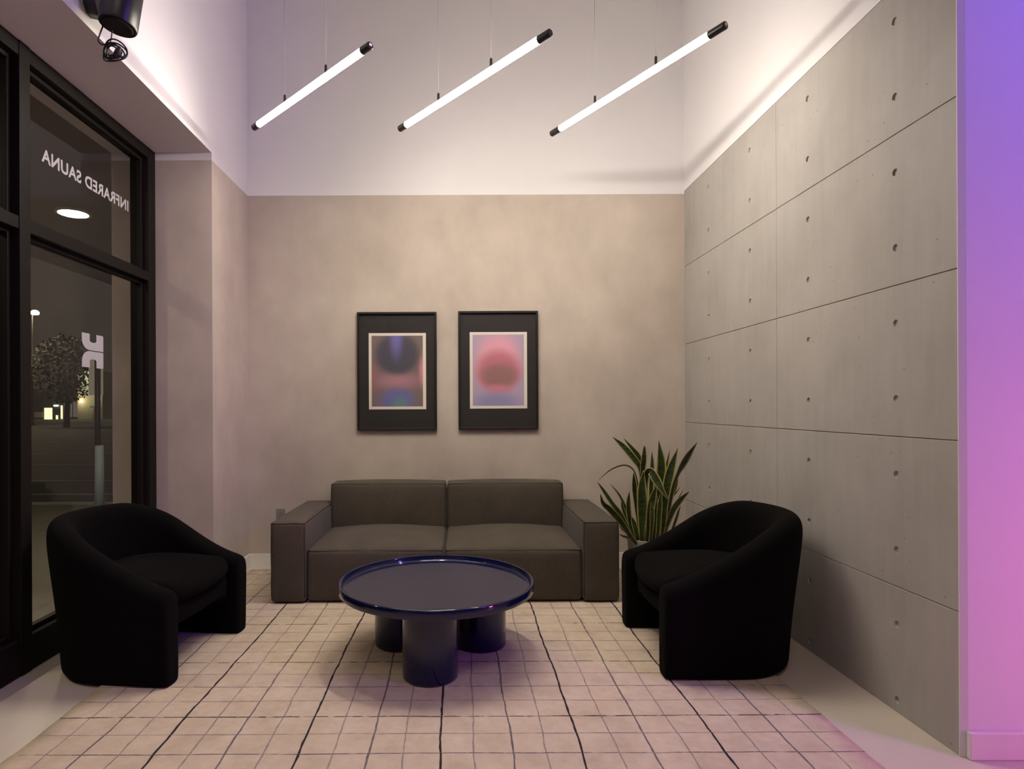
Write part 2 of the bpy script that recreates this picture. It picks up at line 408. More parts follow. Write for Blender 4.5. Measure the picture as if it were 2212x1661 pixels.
ZJ = [0.0, 0.499, 1.095, 1.695, 2.294, ZT]
YJS = [YE, 3.29, 4.49, YB]
for j in range(5):
    zj = ZJ[j+1] if j < 4 else 2.294+0.6
    for i in range(3):
        hs = []
        if i < 2:
            for yy in (YJS[i]+0.30, YJS[i]+0.90):
                for zz in (zj-0.45, zj-0.15): hs.append((yy, zz))
        concrete_panel(YJS[i], YJS[i+1], ZJ[j], ZJ[j+1], hs)

# baseboards
structure('baseboard_back', MB().box(XL, XR, YB-0.012, YB, 0, 0.095), M['baseboard'], 'white baseboard along the back wall')
structure('baseboard_left', MB().box(XL, XL+0.012, YJ, YB-0.012, 0, 0.095), M['baseboard'], 'white baseboard along the left pier')
bevel(structure('baseboard_return', MB().box(XR+0.012, 5.0, 2.060, 2.078, 0, 0.095), M['baseboard'], 'baseboard of the return wall at the right edge'), 0.004)

# ------------------------------------------------------------------ shop window
XG = -2.07
win = empty('window_1', (XW, 2.2, 0), 'tall black-framed shop window with four panes onto the night street', kind='structure')
def wbox(name, y0, y1, z0, z1, x0=-2.13, x1=XW, extra=None):
    mb = MB().box(x0, x1, y0, y1, z0, z1)
    if extra: mb.box(*extra)
    return bevel(mb.build(name, M['frame'], win), 0.004)
YM0, YM1 = 2.742, 2.812
wbox('frame_jamb', 3.88, YJ, 0, ZS)
wbox('frame_jamb', 0.40, 0.47, 0, ZS)
wbox('mullion', YM0, YM1, 0.0, ZS, x1=XW+0.004)
wbox('mullion', 1.56, 1.63, 0.0, ZS, x1=XW+0.004)
wbox('head_rail', 0.47, 3.88, 2.835, ZS)
wbox('sill_rail', 0.40, 3.88, 0, 0.165)
TZ0, TZ1 = 2.04, 2.10
for a, b_ in ((0.47, 1.56), (1.63, YM0), (YM1, 3.88)):
    wbox('transom', a, b_, TZ0, TZ1)
    for z0, z1 in ((0.165, TZ0), (TZ1, 2.835)):   # glazing stops and the pane
        wbox('glazing_stop', a, a+0.022, z0, z1, XG-0.012, XG+0.022)
        wbox('glazing_stop', b_-0.022, b_, z0, z1, XG-0.012, XG+0.022)
        wbox('glazing_stop', a+0.022, b_-0.022, z0, z0+0.022, XG-0.012, XG+0.022)
        wbox('glazing_stop', a+0.022, b_-0.022, z1-0.022, z1, XG-0.012, XG+0.022)
        p = MB().add([(XG, a+.01, z0+.01), (XG, b_-.01, z0+.01), (XG, b_-.01, z1-.01), (XG, a+.01, z1-.01)], [(0, 1, 2, 3)]).build('window_pane', M['glass'], win)
        if a == YM1: (pane_low, pane_up) = (p, None) if z0 < 1 else (pane_low, p)
# lettering, stuck on to be read from the street
cu = bpy.data.curves.new('lettering', 'FONT'); cu.body = 'INFRARED SAUNA'; cu.size = 0.1; cu.extrude = 0.0; cu.offset = 0.0028
cu.space_character = 1.06
to = bpy.data.objects.new('tmp', cu); COL.objects.link(to)
bpy.context.view_layer.update()
me = bpy.data.meshes.new_from_object(to.evaluated_get(bpy.context.evaluated_depsgraph_get()))
bpy.data.objects.remove(to)
xs = [v.co.x for v in me.vertices]; ysv = [v.co.y for v in me.vertices]
k = (3.752-2.975)/(max(xs)-min(xs)); kz = 0.068/(max(ysv)-min(ysv))
V = [(XG+0.0015, 3.752-(v.co.x-min(xs))*k, 2.445+(v.co.y-min(ysv))*kz) for v in me.vertices]
mesh_obj('lettering', V, [tuple(p.vertices) for p in me.polygons], M['vinyl'], pane_up, fix=False)['label'] = 'mirrored white vinyl lettering INFRARED SAUNA'
# emblem: two mirrored hook shapes
def hook():
    pts = [(0, 1), (0.355, 1)]
    pts += [(0.355, 0.66)] + [(0.355+0.16-0.16*math.cos(a), 0.60-0.12*math.sin(a)) for a in [PI/2*t/6 for t in range(7)]]
    pts += [(0.665-0.15+0.15*math.sin(a), 0.48+0.12*(1-math.cos(a))) for a in [PI/2*t/6 for t in range(1, 7)]]
    pts += [(0.665, 1), (0.96, 1), (1.0, 0.95), (1.0, 0)]
    pts += [(0.36, 0)] + [(0.36-0.36*math.sin(a), 0.62-0.62*math.cos(a)) for a in [PI/2*t/10 for t in range(1, 11)]]
    return pts
y0, y1, z0, z1 = 3.285, 3.482, 1.449, 1.637
zm = (z0+z1)/2
for flip in (False, True):
    V = []
    for (u, v) in hook():
        hh = (z1-zm-0.0025); z = (zm+0.0025+v*hh) if not flip else (zm-0.0025-v*hh)
        V.append((XG+0.0015, y0+u*(y1-y0), z))
    mesh_obj('emblem', V, [tuple(range(len(V)))], M['vinyl'], pane_low, fix=False)['label'] = 'white vinyl hook-shaped half of the emblem'

# ------------------------------------------------------------------ street outside
ZG = -0.15
structure('pavement', MB().box(-120, -2.3, -12, 8.7, ZG-0.2, ZG).box(-2.3, 5.3, YB+0.3, 8.7, ZG-0.2, ZG), M['paving'], 'concrete pavement outside the window')
structure('road', MB().box(-140, 40, 8.7, 79, ZG-0.25, ZG-0.03), M['asphalt'], 'dark asphalt road at night')
for i, (yy, ww, xa, xb) in enumerate(((9.75, 0.11, -30, 0), (11.6, 0.10, -40, 0), (14.9, 0.1, -40, 0), (18.3, 0.13, -40, -8), (25, 0.15, -50, -10))):
    o = MB().box(xa, xb, yy, yy+ww, ZG-0.03, ZG-0.022).build('road_line', M['stripe'], origin=((xa+xb)/2, yy, ZG-0.03))
    tag(o, ('nearest', 'second', 'third', 'fourth', 'farthest')[i] + ' painted white line on the asphalt road', 'road line', 'painted lines on the road')
structure('kerb', MB().box(-120, 5.3, 8.55, 8.72, ZG-0.2, ZG+0.02), M['stripe'], 'pale kerb at the edge of the pavement')
# canopy with its round downlight
structure('canopy', MB().box(-5.2, -2.3, -3, 9.0, 3.06, 3.4), M['canopy'], 'canopy over the pavement outside')
glow = emis('canopy_light_glow', (1, 0.86, 0.62), 150)
for yy, lab in ((5.63, 'round glowing downlight in the canopy seen through the upper pane'), (2.0, 'added round downlight for the pavement and pier, beyond the left edge of the view')):  # the second downlight is added, out of view, to light pier and pavement
    cl = empty('canopy_downlight', (-3.62, yy, 3.06), lab, 'light', 'canopy downlights')
    MB().lathe([(0.15, 0), (0.15, -0.02), (0.125, -0.02), (0.125, -0.008)], (-3.62, yy, 3.06), 32).build('trim_ring', M['white_plastic'], cl)
    MB().lathe([(0.124, -0.008), (0.124, -0.014)], (-3.62, yy, 3.06), 32).build('diffuser', glow, cl)
# parking sign on a sleeved post
px, py = -4.57, 7.6
sg = empty('street_sign', (px, py, ZG), 'grey parking sign on a dark post with blue-grey sleeve', 'sign')
MB().tube([(px-0.02, py, ZG), (px-0.02, py, 1.95)], 0.032, 12).build('post', M['pole_dark'], sg, smooth=True)
MB().tube([(px, py, ZG), (px, py, 0.755)], [0.062, 0.048], 16).build('post_sleeve', M['sleeve'], sg, smooth=True)
bevel(MB().box(px-0.155, px+0.030, py+0.035, py+0.042, 1.39, 1.86).build('sign_plate', M['sign'], sg), 0.003)
# far building with lit entrance
YF = 80; P_ = F/YF
def fx(x): return (x-CX)/P_
def fz(y): return H+(CY-y)/P_
bl = empty('shop_building', (fx(150), YF, ZG), 'pale building across the road with a lit entrance', 'building')
MB().box(fx(-60), fx(186), YF, YF+6, ZG, fz(835)).build('front_wall', M['dark_glass'], bl)
MB().box(fx(180), fx(233), YF-1.2, YF+6, ZG, fz(800)).build('side_wall', M['stucco'], bl)
warm = emis('lit_shop_window', (1.0, 0.80, 0.50), 1.3)
for x0, x1, y0, y1 in ((96.5, 113, 877, 902), (121.5, 125.5, 893, 902), (132, 135.5, 872, 901)):
    MB().box(fx(x0), fx(x1), YF-0.1, YF, fz(y1), fz(y0)).build('lit_window', warm, bl)
dim = emis('dim_shop_window', (0.75, 0.65, 0.5), 0.11)
for x0, x1 in ((139, 156), (159, 173)):
    MB().box(fx(x0), fx(x1), YF-0.1, YF, fz(897), fz(864)).build('poster_window', dim, bl)
MB().box(fx(118), fx(127), YF-0.2, YF-0.1, fz(874), fz(871)).build('entrance_light', emis('entrance_lamp', (0.8, 1, 0.85), 5), bl)
MB().box(fx(73), fx(93), YF-0.1, YF, fz(898), fz(886)).build('low_wall', M['stucco'], bl)
MB().box(fx(186.5), fx(189.5), YF-1.4, YF-1.2, fz(866), fz(859)).build('wall_sconce', emis('sconce_glow', (1.0, 0.72, 0.35), 6), bl)
MB().box(fx(215), fx(224), YF-2.0, YF-1.2, fz(876.5), fz(874)).build('wall_shelf', M['stripe'], bl)
point('building_flood', (fx(226), YF-2.4, fz(806)), 420, (0.8, 1.0, 0.62), 0.2)
point('sconce_light', (fx(188), YF-2.0, fz(862)), 60, (1.0, 0.75, 0.4), 0.1)
# street tree
tr = empty('street_tree', (-29.5, 45, ZG), 'dark leafy street tree across the road', 'tree')
MB().tube([(-29.5, 45, ZG), (-29.4, 45, 2.2), (-29.7, 45, 4.0)], [0.22, 0.16, 0.08], 8).build('trunk', M['bark'], tr, smooth=True)
mb = MB(); rnd = random.Random(3)
for i in range(1500):
    while True:
        q = Vector((rnd.uniform(-1, 1), rnd.uniform(-1, 1), rnd.uniform(-1, 1)))
        if q.length < 1: break
    c_ = Vector((-29.6+q.x*2.3, 45+q.y*1.8, 4.2+q.z*2.7)); s_ = rnd.uniform(0.10, 0.2)
    a = Vector((rnd.gauss(0, 1), rnd.gauss(0, 1), rnd.gauss(0, 1))).normalized(); b2 = a.orthogonal().normalized()
    mb.add([c_-a*s_, c_+b2*s_*0.5, c_+a*s_, c_-b2*s_*0.5], [(0, 1, 2, 3)])
fo = mb.build('foliage', M['foliage'], tr, fix=False); fo['kind'] = 'stuff'
# street lamp
sl = empty('street_lamp', (-35.6, 50, ZG), 'bright warm street lamp on a dark pole', 'street lamp')
MB().tube([(-35.6, 50, ZG), (-35.6, 50, 9.3)], [0.11, 0.06], 8).build('lamp_pole', M['pole_dark'], sl, smooth=True)
MB().lathe([(0.02, -0.16), (0.26, -0.10), (0.32, 0.05), (0.2, 0.2), (0.02, 0.26)], (-35.3, 49.9, 9.15), 16).build('lamp_head', emis('street_lamp_glow', (1.0, 0.82, 0.45), 30), sl, smooth=True)
point('street_lamp_light', (-33.0, 45.0, 9.0), 1200, (1.0, 0.8, 0.5), 0.3)

# ------------------------------------------------------------------ pendant tube lamps
ZLS, CAPS, RT = (2.955, 2.955, 2.966), (0.062, 0.070, 0.085), 0.018
def on_plane(x, y, z):
    Y = F*(H-z)/(y-CY); return Vector(((x-CX)/F*Y, Y, z))
TUBES = [((551, 274), (804, 97), (618, 707), 'pendant tube lamp nearest the shop window, the leftmost of three'),
         ((866, 278), (1193, 71), (950, 1064), 'brightest pendant tube lamp, the middle of three'),
         ((1194, 290), (1572, 56), (1288, 1420), 'pendant tube lamp nearest the concrete wall, the rightmost of three')]
for i, (a, b_, wires, label) in enumerate(TUBES):
    ZL = ZLS[i]; A, B = on_plane(*a, ZL), on_plane(*b_, ZL); d = (B-A).normalized(); C = (A+B)/2
    t = empty('pendant_lamp', C, label, 'lamp', 'pendant tube lamps')
    cl_ = CAPS[i]
    MB().tube([A+d*cl_, B-d*cl_], RT, 20, caps=False).build('glowing_tube', tube_emis('tube_glow', TUBE_COL, TUBE_STRENGTH[i]), t, smooth=True)
    for p, q in ((A, A+d*(cl_+0.004)), (B, B-d*(cl_+0.004))):
        u = (q-p).normalized()
        angle_smooth(MB().tube([p, p+u*0.002, p+u*0.004, q], [RT-0.003, RT-0.0005, RT+0.001, RT+0.001], 24).build('end_cap', M['black_metal'], t))
    if i != 1:      # pale rating label on the near end face
        sd_ = d.cross(Vector((0, 0, 1))).normalized(); c_ = B+d*0.0006+Vector((0, 0, 0.003))
        mesh_obj('end_label', [c_+sd_*a_*0.008+Vector((0, 0, b2*0.006)) for a_, b2 in ((-1, -1), (1, -1), (1, 1), (-1, 1))], [(0, 1, 2, 3)], M['white_plastic'], t)
    for wx in wires:
        kx = (wx-CX)/F     # point of the tube whose X/Y equals kx
        s_ = (kx*A.y-A.x)/((B.x-A.x)-kx*(B.y-A.y)); p = A+(B-A)*s_
        angle_smooth(MB().tube([p+Vector((0, 0, RT-0.004)), p+Vector((0, 0, RT+0.040)), p+Vector((0, 0, RT+0.047))], [0.0072, 0.0072, 0.003], 12).build('cable_gripper', M['black_metal'], t))
        MB().tube([p+Vector((0, 0, RT+0.045)), p+Vector((0, 0, ZC-p.z))], 0.0011, 6).build('suspension_wire', M['wire'], t, smooth=True)

# ------------------------------------------------------------------ rug
RX0, RX1, RY0, RY1, RZ = -1.573, 1.406, 0.95, 4.50, 0.012
ZF = RZ+0.002          # furniture stands on the pile
mb = MB(); nx, ny = 40, 48; rnd = random.Random(11)
jx0 = [rnd.uniform(-.004, .004) for _ in range(ny+1)]; jx1 = [rnd.uniform(-.004, .004) for _ in range(ny+1)]
V, FF = [], []
for j in range(ny+1):
    for i in range(nx+1):
        u, v = i/nx, j/ny
        x = RX0+jx0[j]+(RX1+jx1[j]-RX0-jx0[j])*u; y = RY0+(RY1-RY0)*v
        V.append((x, y, RZ + 0.0006*math.sin(x*9)*math.cos(y*8)))
for j in range(ny):
    for i in range(nx):
        FF.append((j*(nx+1)+i, j*(nx+1)+i+1, (j+1)*(nx+1)+i+1, (j+1)*(nx+1)+i))
per = [i for i in range(nx+1)] + [j*(nx+1)+nx for j in range(1, ny+1)] + [ny*(nx+1)+i for i in range(nx-1, -1, -1)] + [j*(nx+1) for j in range(ny-1, 0, -1)]
n0 = len(V); cxr, cyr = (RX0+RX1)/2, (RY0+RY1)/2
for q in per:
    p = V[q]; V.append((p[0]+(0.003 if p[0] > cxr else -0.003), p[1]+(0.003 if p[1] > cyr else -0.003), 0.0005))
for k in range(len(per)):
    l = (k+1) % len(per); FF.append((per[k], per[l], n0+l, n0+k))
rug = empty('area_rug', (cxr, cyr, 0), 'blush beige area rug with hand-drawn dark grid lines under the coffee table', 'rug')
mesh_obj('pile', V, FF, M['rug'], rug, smooth=True)
def ribbon(name, pts, w_, material, gaps=0.0, seed=0):
    rnd = random.Random(seed); V, FF = [], []
    n = len(pts); on = True; prev = None
    for i, p in enumerate(pts):
        t = (Vector(pts[min(i+1, n-1)])-Vector(pts[max(i-1, 0)])).normalized(); s_ = Vector((-t.y, t.x, 0))
        ww = w_*rnd.uniform(0.7, 1.15)/2
        a = len(V); V += [tuple(Vector(p)-s_*ww), tuple(Vector(p)), tuple(Vector(p)+s_*ww)]
        V[a] = (V[a][0], V[a][1], RZ+0.0004); V[a+2] = (V[a+2][0], V[a+2][1], RZ+0.0004); V[a+1] = (V[a+1][0], V[a+1][1], RZ+0.0016)
        skip = rnd.random() < gaps
        if i and not skip: FF += [(a-3, a, a+1, a-2), (a-2, a+1, a+2, a-1)]
    return mesh_obj(name, V, FF, material, rug, smooth=True)
YARN = {0: ('yarn_black', 0.0088), 2: ('yarn_slate', 0.0075), 1: ('yarn_grey', 0.0062), 3: ('yarn_grey', 0.0062)}
G = 0.1246
for k in range(-6, 24):
    x = -1.076 + (k-0)*G
    if not RX0+0.03 < x < RX1-0.02: continue
    mt, ww = YARN[k % 4]; rnd = random.Random(100+k); ph = rnd.uniform(0, 6); n = 120; pts = []; wob = 0
    for i in range(n+1):
        y = RY0+0.01+(RY1-RY0-0.02)*i/n; wob = wob*0.86+rnd.gauss(0, 0.0012)
        pts.append((x+0.003*math.sin(y*4.1+ph)+0.002*math.sin(y*9.7+ph*2)+wob, y, RZ+0.001))
    ribbon('grid_line', pts, ww, M[mt], 0.0, k)
for k in range(-12, 18):
    y = 2.351 + k*0.1257
    if not RY0+0.03 < y < RY1-0.03: continue
    mt, ww = YARN[k % 4]; rnd = random.Random(300+k); ph = rnd.uniform(0, 6); n = 130; pts = []; wob = 0
    for i in range(n+1):
        x = RX0+0.004+(RX1-RX0-0.008)*i/n; wob = wob*0.9+rnd.gauss(0, 0.0006)
        pts.append((x, y+0.0015*math.sin(x*3+ph)+wob, RZ+0.001))
    ribbon('grid_line', pts, ww*0.68, M[mt.replace('yarn', 'weft')], 0.0, 900+k)

# ------------------------------------------------------------------ sofa
SX0, SX1, SY0, SY1 = -1.178, 0.971, 3.70, 4.60
SI0, SI1, SMID = -0.962, 0.748, -0.109
sofa = empty('sofa', ((SX0+SX1)/2, (SY0+SY1)/2, 0), 'low two-seat taupe tweed sofa against the limewashed wall', 'sofa')
def pipe_loop(parent, pts, r=0.0042, closed=True, sag=0.0, n=8):
    P = []
    N = len(pts)
    for i in range(N if closed else N-1):
        a, b_ = Vector(pts[i]), Vector(pts[(i+1) % N])
        for k in range(n): P.append(a.lerp(b_, k/n)+Vector((random.uniform(-.0012, .0012), random.uniform(-.0012, .0012), random.uniform(-.0012, .0012))))
    P.append(Vector(pts[0] if closed else pts[-1]))
    return MB().tube(P, r, 8, caps=not closed).build('piping', M['piping'], parent, smooth=True)
def sofa_part(name, dims, r, bul, n=9):
    V, FF = rbox(*dims, r, bul, n)
    return mesh_obj(name, V, FF, M['tweed'], sofa, smooth=True, fix=False)
AT = 0.511; BZ = 0.02
for xa, xb, inner in ((SX0, SI0, 1), (SI1, SX1, 0)):
    o = sofa_part('arm', (xa, xb, SY0, SY1, BZ, AT), 0.022, {'z+': 0.03, 'y-': 0.008, 'x-': 0.012, 'x+': 0.012})
    e = 0.006
    pipe_loop(o, [(xa+e, SY0+e, AT-e), (xb-e, SY0+e, AT-e), (xb-e, SY1-e, AT-e), (xa+e, SY1-e, AT-e)])
    for xv in ((xb-e, xa+e) if inner else (xa+e, xb-e)):
        pipe_loop(o, [(xv, SY0+e, AT-e), (xv, SY0+e, BZ+0.03)], 0.0035, False)
ST = 0.341
for xa, xb in ((SI0+0.002, SMID-0.001), (SMID+0.001, SI1-0.002)):
    o = sofa_part('seat', (xa, xb, SY0+0.012, 4.46, BZ, ST), 0.03, {'z+': 0.062, 'y-': 0.012}, 11)
    e = 0.009
    pipe_loop(o, [(xa+e, SY0+0.012+e, ST-e), (xb-e, SY0+0.012+e, ST-e)], 0.0045, False, n=14)
    pipe_loop(o, [(xa+e, SY0+0.012+e, ST-e), (xa+e, 4.4, ST-e)], 0.004, False, n=8)
    pipe_loop(o, [(xb-e, SY0+0.012+e, ST-e), (xb-e, 4.4, ST-e)], 0.004, False, n=8)
for xa, xb in ((SI0+0.001, SMID-0.004), (SMID+0.004, SI1+0.001)):
    o = sofa_part('back_cushion', (xa, xb, 4.415, 4.615, 0.27, 0.662), 0.026, {'y-': 0.022, 'z+': 0.016, 'x-': 0.006, 'x+': 0.006}, 9)
    e = 0.008
    pipe_loop(o, [(xa+e, 4.415+e, 0.662-e), (xb-e, 4.415+e, 0.662-e), (xb-e, 4.615-e, 0.662-e), (xa+e, 4.615-e, 0.662-e)])
    pipe_loop(o, [(xa+e, 4.415+e, 0.662-e), (xa+e, 4.415+e, 0.33)], 0.0035, False)
    pipe_loop(o, [(xb-e, 4.415+e, 0.662-e), (xb-e, 4.415+e, 0.33)], 0.0035, False)
for fxp in (SX0+0.1, SX1-0.1):
    for fyp in (SY0+0.08, 4.40):
        MB().lathe([(0.022, 0), (0.026, 0.03)], (fxp, fyp, ZF), 12).build('foot', M['black_rubber'], sofa)

# ------------------------------------------------------------------ coffee table
TCX, TCY, TR, TZ = -0.123, 2.952, 0.475, 0.382
tb = empty('coffee_table', (TCX, TCY, 0), 'round glossy navy tray-top coffee table on three cylinder legs', 'table')
prof = [(0.0, -0.046), (TR-0.012, -0.046), (TR-0.003, -0.043), (TR, -0.036), (TR, -0.006), (TR-0.002, -0.002), (TR-0.006, 0.0), (TR-0.011, 0.0), (TR-0.015, -0.002), (TR-0.0165, -0.006), (TR-0.018, -0.024), (TR-0.022, -0.0285), (TR-0.03, -0.03), (0.0, -0.03)]
o = MB().lathe([(max(r, 1e-6), z) for r, z in prof], (TCX, TCY, TZ), 128).build('tray_top', M['lacquer'], tb); angle_smooth(o, 40)
for lx, ly in ((-0.144, 2.708), (0.098, 3.066), (-0.320, 3.080)):
    o = MB().lathe([(0.119, 0), (0.124, 0.005), (0.125, 0.012), (0.125, TZ-0.046-ZF)], (lx, ly, ZF), 64).build('leg', M['lacquer'], tb); angle_smooth(o, 40)

# ------------------------------------------------------------------ armchairs (local: forward +x, base centre at origin)
def make_armchair():
    root = empty('armchair', (0, 0, 0))
    HW, XF, T = 0.372, 0.30, 0.115
    stations = []                         # (x, y, normal, u) along the U from +y front to -y front
    xs = [0.345, 0.338, 0.318, 0.27, 0.20, 0.12, 0.04]
    for x in xs: stations.append((x, HW, Vector((0, 1, 0)), x))
    A_, B_ = 0.345, HW
    for kk in range(1, 24):
        a = PI/2 + PI*kk/24
        x, y = A_*math.cos(a), B_*math.sin(a)
        nrm = Vector((math.cos(a)/A_, math.sin(a)/B_, 0)).normalized()
        stations.append((x, y, nrm, x))
    for x in reversed(xs): stations.append((x, -HW, Vector((0, -1, 0)), x))
    def top(x):
        t = max(0, min(1, (0.30-x)/0.58)); s_ = t*t*(3-2*t)
        z = 0.42 + (0.708-0.42)*(0.55*t+0.45*s_)
        return z
    shrink = {0: 0.55, 1: 0.86, 2: 0.97}
    V, FF = [], []; n = len(stations); rings = []
    for i, (x, y, nr, u) in enumerate(stations):
        e = min(i, n-1-i); s_ = shrink.get(e, 1.0); zt = top(x)
        if e == 0: zt -= 0.045
        elif e == 1: zt -= 0.018
        elif e == 2: zt -= 0.004
        back = max(0, min(1, (0.15-x)/0.5))
        ring = []
        prof = [(-0.016, 0.0), (-0.003, 0.012), (0.0, 0.06), (0.003, 0.3), (0.006, 0.55), (0.008, 0.78), (0.004, 0.90), (-0.014, 0.965), (-T*0.5, 1.0), (-T+0.012, 0.965), (-T-0.004, 0.90), (-T-0.002, 0.78), (-T, 0.55), (-T, 0.3), (-T, 0.06), (-T+0.003, 0.012), (-T+0.016, 0.0)]
        for (nn, zz) in prof:
            z = zz*zt if zz > 0.1 else zz*0.7
            fl = (0.062*back+0.010)*(max(0, z-0.12)/0.6)**1.1
            nc = -T/2+(nn+T/2)*s_
            p = Vector((x, y, 0))+nr*(nc+fl); ring.append(len(V)); V.append((p.x, p.y, max(0.0, z)))
        rings.append(ring)
    m_ = len(rings[0])
    for i in range(n-1):
        for k in range(m_):
            l = (k+1) % m_; FF.append((rings[i][k], rings[i+1][k], rings[i+1][l], rings[i][l]))
    FF.append(tuple(rings[0])); FF.append(tuple(reversed(rings[-1])))
    o = mesh_obj('tub_shell', V, FF, M['boucle'], root, smooth=True, local=True); subsurf(o, 2)
    # seat rail: band across the front that arches between the side panels
    HI = HW-T+0.03; V, FF = [], []; ny = 16; rr = []
    for j in range(ny+1):
        u = -1+2*j/ny; y = u*HI; bul = 0.035*(1-u*u)
        zt = 0.345-0.035*(1-u*u); zb = 0.205-0.075*max(0, abs(u)-0.72)/0.28*abs(u) + 0.012*(1-u*u)
        xf = 0.275+bul
        sec = [(xf-0.02, zb), (xf-0.004, zb+0.014), (xf, zb+0.04), (xf, zt-0.035), (xf-0.006, zt-0.012), (xf-0.025, zt), (-0.20, zt), (-0.20, zb+0.02)]
        rr.append([len(V)+q for q in range(len(sec))]); V += [(a, y, c_) for a, c_ in sec]
    m_ = 8
    for j in range(ny):
        for k in range(m_):
            l = (k+1) % m_; FF.append((rr[j][k], rr[j][l], rr[j+1][l], rr[j+1][k]))
    FF.append(tuple(rr[0])); FF.append(tuple(reversed(rr[-1])))
    o = mesh_obj('seat_rail', V, FF, M['boucle'], root, smooth=True, local=True)
    # loose seat cushion, dipping at the front
    V, FF = rbox(-0.235, 0.292, -HW+T-0.01, HW-T+0.01, 0.315, 0.425, 0.045, {'z+': 0.035, 'x+': 0.045, 'z-': 0.0}, 8)
    V = [(v.x - max(0, abs(v.y)-0.12)*max(0, -v.x)*1.3*0, v.y*(1-0.55*max(0, (-v.x-0.02)/0.22)**2*0.55), v.z-0.02*(1-(v.y/0.27)**2)*max(0, v.x/0.3)) for v in V]
    o = mesh_obj('seat_cushion', V, FF, M['boucle'], root, smooth=True, local=True, fix=False)
    return root
def copy_tree(root):
    r = root.copy(); COL.objects.link(r)
    for ch in list(root.children):
        c_ = ch.copy(); COL.objects.link(c_); c_.parent = r
    return r
ch1 = make_armchair(); ch2 = copy_tree(ch1)
ch1.location = (-1.565, 2.985, ZF); ch1.rotation_euler = (0, 0, math.radians(-7))
ch2.location = (1.235, 3.005, ZF); ch2.rotation_euler = (0, 0, math.radians(180))
tag(ch1, 'black boucle tub armchair in front of the shop window', 'armchair', 'black tub armchairs')
tag(ch2, 'black boucle tub armchair beside the concrete wall', 'armchair', 'black tub armchairs')

# ------------------------------------------------------------------ framed prints
def print_material(name, base, blobs):
    m, nt, b = _bsdf(name)
    tc = node(nt, 'ShaderNodeTexCoord'); sp = node(nt, 'ShaderNodeSeparateXYZ'); nt.links.new(tc.outputs['Generated'], sp.inputs[0])
    def mth(op, a, c):
        n = node(nt, 'ShaderNodeMath', operation=op)
        for i, v in enumerate((a, c)):
            if v is None: continue
            if hasattr(v, 'links'): nt.links.new(v, n.inputs[i])
            else: n.inputs[i].default_value = v
        return n.outputs[0]
    col = base
    for cx, cy, rx, ry, inner, outer, color in blobs:
        dx = mth('DIVIDE', mth('SUBTRACT', sp.outputs[0], cx), rx); dy = mth('DIVIDE', mth('SUBTRACT', sp.outputs[2], cy), ry)
        d = mth('SQRT', mth('ADD', mth('MULTIPLY', dx, dx), mth('MULTIPLY', dy, dy)), None)
        mr = node(nt, 'ShaderNodeMapRange', interpolation_type='SMOOTHSTEP')
        mr.inputs[1].default_value = inner; mr.inputs[2].default_value = outer; mr.inputs[3].default_value = 1; mr.inputs[4].default_value = 0
        nt.links.new(d, mr.inputs[0]); col = mixc(nt, mr.outputs[0], col, color)
    gr = noise(nt, 900, 2); rg = ramp(nt, gr.outputs['Fac'], [(0.3, (0.93,)*3), (0.7, (1.06,)*3)])
    nt.links.new(mixc(nt, 1.0, col, rg.outputs[0], 'MULTIPLY'), b.inputs['Base Color']); b.inputs['Roughness'].default_value = 0.6
    return m
def lin(r, g, b_, k=1.3):
    f = lambda c_: (c_/12.92 if c_ <= 0.04045 else ((c_+0.055)/1.055)**2.4)
    g_ = (r+g+b_)/3; return tuple(min(0.9, f((q*0.82+g_*0.18)/255)*k) for q in (r, g, b_))
pr1 = print_material('blue_dusk_print', lin(112, 92, 88), [
    (0.5, 0.36, 0.62, 0.16, 0.1, 1.15, lin(160, 108, 120)),
    (0.0, 0.42, 0.16, 0.3, 0.0, 1.0, lin(150, 88, 90)),
    (1.0, 0.50, 0.12, 0.35, 0.0, 1.0, lin(205, 120, 135)),
    (0.5, 0.74, 0.46, 0.31, 0.70, 1.12, lin(66, 64, 76)),
    (0.48, 1.0, 0.19, 0.46, 0.1, 1.0, lin(100, 92, 165)),
    (0.5, 0.08, 0.42, 0.22, 0.35, 1.1, lin(92, 92, 158)),
    (0.55, 0.03, 0.26, 0.17, 0.1, 1.0, lin(86, 124, 120))])
pr2 = print_material('rose_aura_print', lin(160, 140, 165), [
    (0.5, 0.62, 0.56, 0.50, 0.45, 1.05, lin(212, 140, 158)),
    (0.5, 0.48, 0.52, 0.36, 0.55, 1.05, lin(182, 98, 112)),
    (0.52, 0.42, 0.46, 0.22, 0.45, 1.05, lin(142, 96, 92)),
    (0.5, 0.24, 0.36, 0.10, 0.0, 1.0, lin(190, 110, 125)),
    (0.45, 0.04, 0.62, 0.20, 0.2, 1.1, lin(128, 122, 164))])
def ppx(x, y, Y=4.615): return ((x-CX)/F*Y, H+(CY-y)/F*Y)
